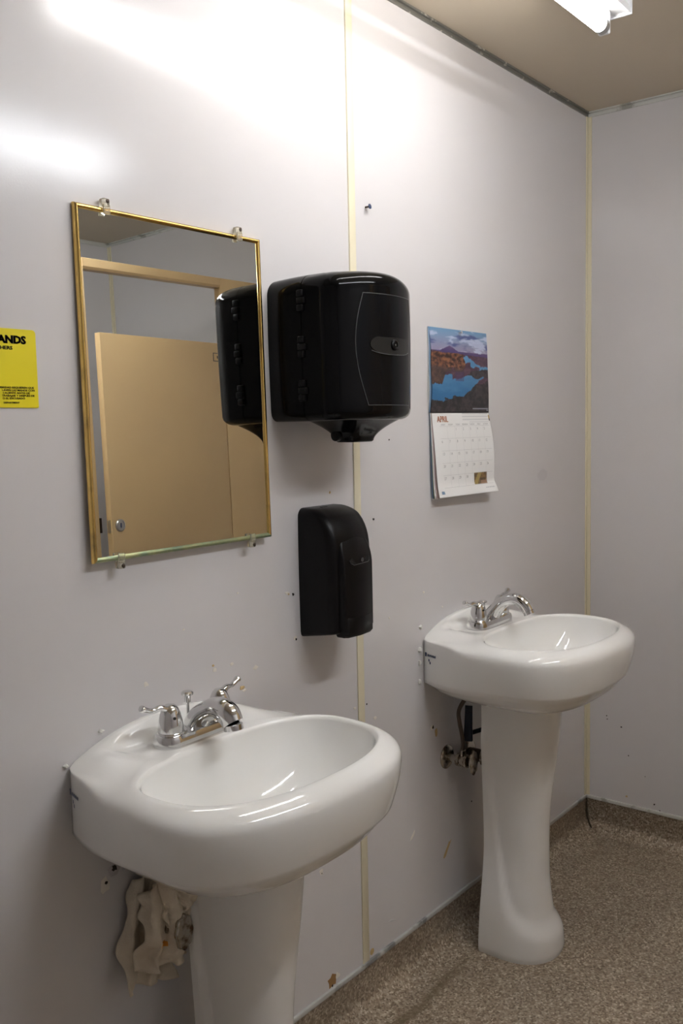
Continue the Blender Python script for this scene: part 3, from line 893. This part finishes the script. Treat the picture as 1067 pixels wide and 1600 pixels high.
# ------------------------------------------------------------------ soap dispenser
sp = empty('soap_dispenser', (-1.354, 0, 0.91), 'slim matte black soap dispenser with push bar under the towel dispenser', 'dispenser')
SH = 0.268
def soap_depth(z):
    # side profile: straight flank, big curve over the top
    t = max(0.0, (z - 0.175) / (SH - 0.175))
    return 0.024 + 0.068 * math.sqrt(max(0.0, 1 - t ** 2.3)) if t > 0 else 0.092
def soap_sec(z, inset, front=0.0, hw0=0.066):
    hw = hw0 * (1 + 0.02 * math.sin(PI * z / SH)) - inset
    d = soap_depth(z) + front - inset * 0.4
    r = min(0.020, d * 0.45)
    pts = [(-hw, 0.0), (-hw, (d - r) * 0.5)]
    for k in range(9):
        a = k / 8 * PI / 2
        pts.append((-hw + r * (1 - math.cos(a)), d - r + r * math.sin(a)))
    for k in range(1, 12):
        x = (-hw + r) * (1 - 2 * k / 12)
        pts.append((x, d + 0.006 * (1 - (x / (hw - r)) ** 2)))
    for k in range(8, -1, -1):
        a = k / 8 * PI / 2
        pts.append((hw - r * (1 - math.cos(a)), d - r + r * math.sin(a)))
    pts += [(hw, (d - r) * 0.5), (hw, 0.0)]
    return [(a, -b) for a, b in pts]
zz = [0.0, 0.002, 0.006, 0.012] + [0.012 + 0.238 * k / 22 for k in range(1, 23)] + [0.250 + 0.018 * math.sin(k / 7 * PI / 2) for k in range(1, 8)]
def s_in(z):
    if z > 0.250: return 0.016 * (1 - math.sqrt(max(0, 1 - ((z - 0.250) / 0.018) ** 2)))
    if z < 0.012: return 0.008 * (1 - math.sqrt(max(0, 1 - ((0.012 - z) / 0.012) ** 2)))
    return 0
v, f = loft([[(x, y, z + (0.014 * (-y) / 0.09 if z < 0.05 else 0) * (1 - z / 0.05)) for x, y in soap_sec(z, s_in(z))] for z in zz])
from_data('housing', v, f, 'black_satin', sp, 45)
# proud centre rib of the front, arched at the top, carrying the window and the push bar
zz2 = [0.022 + 0.200 * k / 24 for k in range(25)]
def rib(z):
    top = 0.222
    hw = 0.050 * max(0.10, 1 - max(0, (z - 0.160) / (top - 0.160)) ** 3.2) ** 0.42
    d = soap_depth(z) + 0.013 - 0.0135 * sstep(0.15, 0.222, z)
    pts = [(-hw, 0.05)]
    for k in range(7):
        a = k / 6 * PI / 2
        pts.append((-hw + 0.008 * (1 - math.cos(a)), d - 0.008 + 0.008 * math.sin(a)))
    for k in range(1, 8):
        x = (-hw + 0.008) * (1 - 2 * k / 8)
        pts.append((x, d + 0.005 * (1 - (x / (hw - .008)) ** 2)))
    for k in range(6, -1, -1):
        a = k / 6 * PI / 2
        pts.append((hw - 0.008 * (1 - math.cos(a)), d - 0.008 + 0.008 * math.sin(a)))
    pts.append((hw, 0.05))
    return [(a, -b, z) for a, b in pts]
v, f = loft([rib(z) for z in zz2])
front = from_data('front_rib', v, f, 'black_satin', sp, 40)
R = []
for z, i in ((0.003, .010), (0.005, .004), (0.011, 0), (0.044, 0), (0.0485, .002), (0.0495, .006)):
    hw = 0.046 - i
    d0, d1 = 0.078, 0.107 - i + 0.006 * sstep(0.03, -0.01, z) * 0
    pts = [(-hw, -d0), (-hw, -d1 + 0.006), (-hw + 0.006, -d1), (0, -d1 - 0.004), (hw - 0.006, -d1), (hw, -d1 + 0.006), (hw, -d0)]
    R.append([(a, b, z) for a, b in pts])
v, f = loft(R)
from_data('push_bar', v, f, 'black_satin', sp, 35)
rimv = [(-0.028, 0.168), (0.026, 0.168), (0.031, 0.163), (0.031, 0.158), (0.026, 0.155), (-0.022, 0.153), (-0.031, 0.157), (-0.033, 0.163)]
def ribpt(x, z, off):
    d = soap_depth(z) + 0.013 - 0.0135 * sstep(0.15, 0.222, z) + 0.005 * (1 - (x / 0.041) ** 2)
    return (x, -d - off, z)
V = [ribpt(x, z, 0.0012) for x, z in rimv] + [ribpt(x, z, -0.003) for x, z in rimv]
n = len(rimv)
win = from_data('level_window', V, [tuple(range(n)), tuple(range(2 * n - 1, n - 1, -1))] + [(i, (i + 1) % n, n + (i + 1) % n, n + i) for i in range(n)], 'smoke', front, 30)
tube('window_rim', [ribpt(x, z, 0.0013) for x, z in rimv[2:]], 0.0007, 'line_grey', win, 6)
lathe('window_mark', [(0.004, 0.0), (0.0045, 0.0008), (0.0025, 0.0008)], ribpt(0.004, 0.1615, 0.0012), (0, -1, 0), 'line_grey', win, 16)
for k in range(3):
    box('vent_slot', (-0.024 + k * 0.008, -0.0285, SH - 0.0022), (-0.020 + k * 0.008, -0.0245, SH + 0.0006), 'smoke', sp)

# ------------------------------------------------------------------ calendar
cl = empty('wall_calendar', (-0.927, 0, 1.371), 'hanging wall calendar open at April with a river canyon photo', 'calendar')
CW, CH = 0.277, 0.208
def fbm(x, y, s=0, oct=4):
    a, r, k = 0, 0.5, 1.0
    for i in range(oct):
        a += r * noise.noise(Vector((x * k + s, y * k - s, s * 1.7)))
        k *= 2.05; r *= 0.55
    return a
def mix(a, b, t):
    t = min(1, max(0, t)); return tuple(p + (q - p) * t for p, q in zip(a, b))
def picture(x, y):
    """landscape print: x right, y up, both 0..1"""
    n = fbm(x * 3, y * 9, 1.3)
    sky = mix((0.42, 0.34, 0.42), (0.20, 0.42, 0.58), (y - 0.72) / 0.28)
    sky = mix(sky, (0.10, 0.13, 0.30), sstep(0.0, 0.25, fbm(x * 2.2, y * 10, 4.1) + 0.20 - abs(y - 0.84) * 3.0))
    sky = mix(sky, (0.72, 0.78, 0.84), sstep(0.12, 0.30, fbm(x * 3, y * 12, 9.2) + 0.05) * 0.8)
    mount = 0.735 + 0.065 * max(0, 1 - abs(x - 0.31) / 0.16) + 0.01 * fbm(x * 9, 0, 2)
    if y > mount: return sky
    far = 0.725 - 0.03 * x + 0.02 * fbm(x * 6, 1, 5)
    if y > far: return mix((0.07, 0.05, 0.17), (0.20, 0.10, 0.22), (y - far) * 9 + x * 0.3)
    c = mix((0.16, 0.07, 0.09), (0.09, 0.035, 0.06), fbm(x * 14, y * 20, 3) * 2 + 0.5)          # purple-red plateau
    # river: winding bands
    e = 0.05 * fbm(x * 10, y * 10, 6)
    wcol = mix((0.035, 0.20, 0.38), (0.16, 0.42, 0.60), (y - 0.20) * 1.5 + 0.4 * fbm(x * 5, y * 16, 8))
    w1 = 0.55 < x < 0.90 and abs(y - (0.655 - 0.45 * (x - 0.55) ** 1.2) + e * 1.5) < 0.018 + 0.06 * (0.9 - x) * (x > .58)
    w2 = abs(y - (0.30 + 0.22 * sstep(0.45, 1.0, x)) - e * 1.5) < 0.11 - 0.06 * sstep(0.55, 1.0, x) + 0.03 * (x < .35)
    w3 = x < 0.16 and abs(y - 0.22 + e * 2) < 0.07
    if w1 or w2 or w3: c = wcol
    # orange cliff with its reflection
    cliff_r = 0.56 + 0.10 * (0.62 - y) + e * 2
    if 0.50 + e * 2 < y < 0.715 + e and x < cliff_r and not (x > 0.3 and y < 0.52 and x > cliff_r - 0.03):
        k = fbm(x * 16, y * 26, 7) * 1.6 + 0.45
        c = mix((0.05, 0.02, 0.016), (0.42, 0.16, 0.06), k * 1.1 - 0.12 + 0.25 * fbm(x * 40, y * 60, 31))
        c = mix(c, (0.10, 0.06, 0.05), sstep(0.56, 0.50, y - 0.08 * max(0, 0.3 - x)))
    if x < 0.25 - (0.50 - y) * 0.5 and 0.33 + e * 2 < y < 0.52: c = mix((0.045, 0.03, 0.025), (0.16, 0.08, 0.05), fbm(x * 18, y * 18, 12) * 2 + 0.4)
    if 0.40 < x < 0.55 and 0.38 < y < 0.50: c = mix(c, (0.10, 0.05, 0.12), 0.6)
    # dark foreground rock and right bank
    fg = 0.10 + 0.10 * fbm(x * 5, 2, 14) + 0.34 * sstep(0.55, 1.0, x) * 0.9 + 0.10 * sstep(0.3, 0.0, x) * 0.2
    if y < fg + e * 3 or (y < 0.36 and not (w1 or w2 or w3)) or (x > 0.60 and abs(y - 0.43 - 0.06 * x) < 0.05 * sstep(0.60, 0.78, x) + e):
        c = mix((0.013, 0.011, 0.012), (0.075, 0.055, 0.05), fbm(x * 22, y * 22, 15) * 1.8 + 0.35 + 0.5 * (y - 0.1))
    if y < 0.02 or x < 0.006: c = mix(c, (0.02, 0.015, 0.015), 0.5)
    if 0.70 < x < 0.985 and 0.045 < y < 0.058 and (int(x * 190) % 5): c = (0.55, 0.55, 0.55)     # caption line
    if 0.955 < x < 0.985 and 0.025 < y < 0.037: c = (0.5, 0.5, 0.5)
    return c
def sheet(name, nx, nz, fn, colfn, material, th=0.0005):
    """printed sheet: fn(a, b) gives a point, colfn(a, b) its ink (a right, b up)"""
    V = [fn(i / nx, j / nz) for j in range(nz + 1) for i in range(nx + 1)]
    m = (nx + 1) * (nz + 1)
    F = [(j * (nx + 1) + i, j * (nx + 1) + i + 1, (j + 1) * (nx + 1) + i + 1, (j + 1) * (nx + 1) + i) for j in range(nz) for i in range(nx)]
    o = from_data(name, V, F, material, cl, 180, fixn=False)
    if colfn:
        at = o.data.attributes.new('ink', 'FLOAT_COLOR', 'POINT')
        flat = []
        for j in range(nz + 1):
            for i in range(nx + 1): flat += [*colfn(i / nx, j / nz), 1.0]
        at.data.foreach_set('color', flat)
    md = o.modifiers.new('s', 'SOLIDIFY'); md.thickness = th; md.offset = -1
    return o
def upper_pt(a, b, lay=0.0):
    y = -0.004 - lay - 0.006 * math.sin(PI * b) * (0.3 + 0.7 * (1 - a)) * (1 + 0.3 * math.sin(9 * b)) - 0.006 * (1 - b) * (0.3 + .7 * a)
    return (a * CW, y, b * CH)
def lower_pt(a, b, lay=0.0):
    t = 1 - b
    y = -0.009 - lay - 0.012 * math.sin(PI * min(1, t * 1.15)) * (0.4 + 0.6 * a) - 0.020 * t ** 2.2 - 0.008 * sstep(0.82, 1.0, t) * a
    return (a * CW + 0.002 * t, y, -t * (CH - 0.001) - 0.0012)
sheet('photo_page', 190, 150, upper_pt, lambda a, b: tuple(q * k for q, k in zip(picture(a, b), (0.70, 0.72, 0.85))), 'print')
for k, (m, dx, lay, fl) in enumerate((('paper_blue', 0.000, -0.0045, .2), ('paper', -0.001, -0.003, .5), ('paper_olive', -0.0005, -0.006, .35), ('paper_pink', 0.001, -0.002, .6))):
    sheet('under_page', 10, 20, lambda a, b, lay=lay, fl=fl, dx=dx: (lower_pt(a, b)[0] + dx, lower_pt(a, b)[1] * fl + lay * 0.4, lower_pt(a, b)[2] - 0.002 * (1 - b)), None, m, 0.0006)
for k, m in enumerate(('paper_blue', 'paper')):
    sheet('under_page', 8, 14, lambda a, b, k=k: (upper_pt(a, b)[0] - 0.003, upper_pt(a, b)[1] * (.62 - .3 * k), upper_pt(a, b)[2]), None, m, 0.0006)
GX0, GX1, GZ0, GZ1 = 0.10, 0.965, 0.11, 0.845     # day grid within the sheet
def month(a, b):
    c = (0.88, 0.88, 0.87)
    if b > 0.885 and 0.50 < a < 0.975 and (int((1 - b) * 60) % 2 == 0) and not (b < 0.915 and a < 0.62): c = mix(c, (0.55, 0.56, 0.58), 0.55)
    if 0.982 < a and 0.90 < b < 0.975: c = (0.45, 0.28, 0.02) if b > 0.93 else (0.05, 0.03, 0.03)
    if 0.63 < a < 0.86 and 0.115 < b < 0.255:       # small inset photograph
        k = fbm(a * 26, b * 40, 21) * 1.5 + 0.45
        c = mix((0.05, 0.03, 0.015), (0.30, 0.17, 0.05), k)
        if abs((a - 0.63) - 0.6 * (b - 0.115) - 0.02) < 0.035: c = mix(c, (0.42, 0.32, 0.10), 0.8)
        if a > 0.74 and b < 0.16: c = (0.34, 0.20, 0.12)
    if 0.80 < a < 0.965 and 0.062 < b < 0.072 and int(a * 130) % 4: c = (0.45, 0.47, 0.5)
    return c
sheet('month_page', 130, 110, lower_pt, month, 'print')
def on_low(x, z): 
    p = lower_pt(x / CW, z / CH + 0.0); return Vector((p[0], p[1] - 0.0006, p[2]))
def seg_strip(pts, w, vertical):
    V, F = [], []
    for x, z in pts:
        for s in (-1, 1):
            V.append(on_low(x + (s * w if vertical else 0), z + (0 if vertical else s * w)))
    F = [(2 * i, 2 * i + 1, 2 * i + 3, 2 * i + 2) for i in range(len(pts) - 1)]
    return V, F
V, F = [], []
gx = [GX0 + (GX1 - GX0) * k / 7 for k in range(8)]
gz = [GZ0 + (GZ1 - GZ0) * k / 5 for k in range(6)]
for a in gx[1:7]:
    v, f = seg_strip([(a * CW, (GZ0 + (GZ1 - GZ0) * i / 16) * CH) for i in range(17)], 0.00022, True)
    k = len(V); V += v; F += [tuple(i + k for i in q) for q in f]
for b in gz:
    v, f = seg_strip([((GX0 + (GX1 - GX0) * i / 8) * CW, b * CH) for i in range(9)], 0.00028, False)
    k = len(V); V += v; F += [tuple(i + k for i in q) for q in f]
from_data('day_grid', V, F, 'ink_pale', cl, None, fixn=False)
lettering('month_name', [('APRIL', 0.0215, 0.020, 0.895 * CH, 'LEFT', 0.92)], on_low, 'apr', cl, 0.0010)
days = ['SUNDAY', 'MONDAY', 'TUESDAY', 'WEDNESDAY', 'THURSDAY', 'FRIDAY', 'SATURDAY']
for i, d in enumerate(days): lettering('day_name', [(d, 0.0058, (gx[i] + gx[i + 1]) / 2 * CW, 0.855 * CH, 'CENTER', 0.85)], on_low, 'ink_grey', cl)
L_ = []
for d in range(1, 31):
    c = (d + 1) % 7; r = (d + 1) // 7
    L_.append((str(d), 0.0098, gx[c] * CW + 0.004, (gz[5 - r] - 0.052) * CH, 'LEFT', 1.0))
for q in L_: lettering('day_number', [q], on_low, 'ink_grey', cl)
from_data('logo_mark', [on_low(x, z) for x, z in ((.012, .008), (.026, .008), (.024, .015), (.012, .0155))], [(0, 1, 2, 3)], 'paper_blue', cl, None, fixn=False)
lathe('hanger_tack', [(0.0015, 0), (0.0015, 0.010), (0.0035, 0.0105), (0.0035, 0.013), (0.001, 0.0135)], (CW / 2, 0, CH - 0.006), (0, -1, 0), 'steel', cl, 12)

# ------------------------------------------------------------------ yellow hand-washing sign
sg = empty('wall_sign', (-2.016, 0, 1.381), 'bright yellow hand washing notice with black lettering left of the mirror', 'sign')
SW, SHh = 0.19, 0.117
pts = []
for cxs, czs, a0 in ((-0.006, SHh - 0.006, 0), (-SW + 0.006, SHh - 0.006, PI / 2), (-SW + 0.003, 0.003, PI), (-0.002, 0.002, 1.5 * PI)):
    rr = 0.006 if czs > 0.05 else 0.002
    for k in range(6):
        a = a0 + k / 5 * PI / 2
        pts.append((cxs + rr * math.cos(a), czs + rr * math.sin(a)))
v, f = loft([[(x, 0.0, z) for x, z in pts], [(x, -0.002, z) for x, z in pts]])
from_data('plate', v, f, 'yellow', sg, 30)
def on_sign(x, z): return Vector((x, -0.0024, z))
lettering('headline', [('HANDS', 0.0158, -0.0178, 0.0957, 'RIGHT', 1.10), ], on_sign, 'ink', sg, 0.0007, 0.0007)
lettering('subline', [('HERS', 0.0072, -0.0405, 0.0862, 'RIGHT', 1.25)], on_sign, 'ink', sg, 0.0003, 0.0002)
small = [('SALUBRIDAD REQUIEREN QUE', -0.0075, 0.0288), ('LAVEN LAS MANOS CON', -0.0062, 0.0248), ('CALIENTE ANTES DE', -0.0150, 0.0208), ('TRABAJAR Y DESPUES DE', -0.0070, 0.0168), ('O EL EXCUSADO', -0.0235, 0.0128)]
lettering('small_print', [(s, 0.0040, x, z, 'RIGHT', 1.22) for s, x, z in small] + [('DEPARTMENT', 0.0034, -0.0330, 0.0066, 'RIGHT', 1.25)], on_sign, 'ink', sg, 0.0002, 0.00008)

# ------------------------------------------------------------------ toilet stall seen in the mirror
SY = -1.35
stl = empty('toilet_stall', (-0.93, SY, 0), 'beige metal toilet stall front reflected in the mirror', 'stall')
x0 = 0.93
PT = 1.955
bm = bmesh.new()
add_box(bm, (-0.130, -0.016, 0.0), (-0.003, 0.016, PT), 0.002)
from_bm('pilaster', bm, 'beige', stl)
bm = bmesh.new()
add_box(bm, (0.615, -0.016, 0.0), (x0 - 0.004, 0.016, PT), 0.002)
pil = from_bm('pilaster', bm, 'beige', stl)
# headrail with a bevelled face
sec = [(-0.019, PT - 0.036), (0.012, PT - 0.036), (0.019, PT - 0.028), (0.019, PT - 0.002), (0.015, PT), (-0.019, PT)]
v, f = loft([[(-0.004, a, b) for a, b in sec], [(0.616, a, b) for a, b in sec]])
from_data('headrail', v, f, 'beige', stl, 30)
box('side_panel', (-0.080, -1.016, 0.30), (-0.055, -0.017, 1.709), 'beige', stl, 0.002)
door = box('door', (-0.600, -0.0125, 0.30), (0.0, 0.0125, 1.709), 'beige', stl, 0.002)
door.location = (0.611, 0.002, 0)
door.rotation_euler = (0, 0, math.radians(-4.2))
lathe('lock_dial', [(0.021, 0.0), (0.021, 0.004), (0.018, 0.007), (0.015, 0.0072), (0.015, 0.0055), (0.0001, 0.0055)], (-0.565, 0.012, 1.072), (0, 1, 0), 'steel', door, 28)
box('lock_slot', (-0.567, 0.0165, 1.064), (-0.563, 0.0185, 1.080), 'ink_blue', door)
box('latch_strike', (-0.603, -0.006, 1.050), (-0.5985, 0.006, 1.092), 'steel', door)
hk = empty  # noqa
bm = bmesh.new()
add_box(bm, (-0.055, 0.012, 1.640), (-0.015, 0.0135, 1.672), 0.0005)
hb = from_bm('hinge_plate', bm, 'line_grey', door)
box('hinge_face', (-0.052, 0.0132, 1.643), (-0.018, 0.0142, 1.669), 'beige', hb)
box('hinge_pin', (-0.036, 0.0138, 1.651), (-0.024, 0.0165, 1.661), 'dark_metal', hb)
for z in (0.42,):
    box('hinge_plate', (-0.045, 0.012, z), (-0.005, 0.0145, z + 0.035), 'steel', door)
box('strike_keeper', (-0.004, 0.0, 1.05), (0.004, 0.018, 1.10), 'dark_metal', stl)
for a, b in ((-0.134, 0.001), (0.611, x0 - 0.0035)):
    box('floor_shoe', (a, -0.020, 0.0), (b, 0.020, 0.075), 'steel', stl, 0.002)
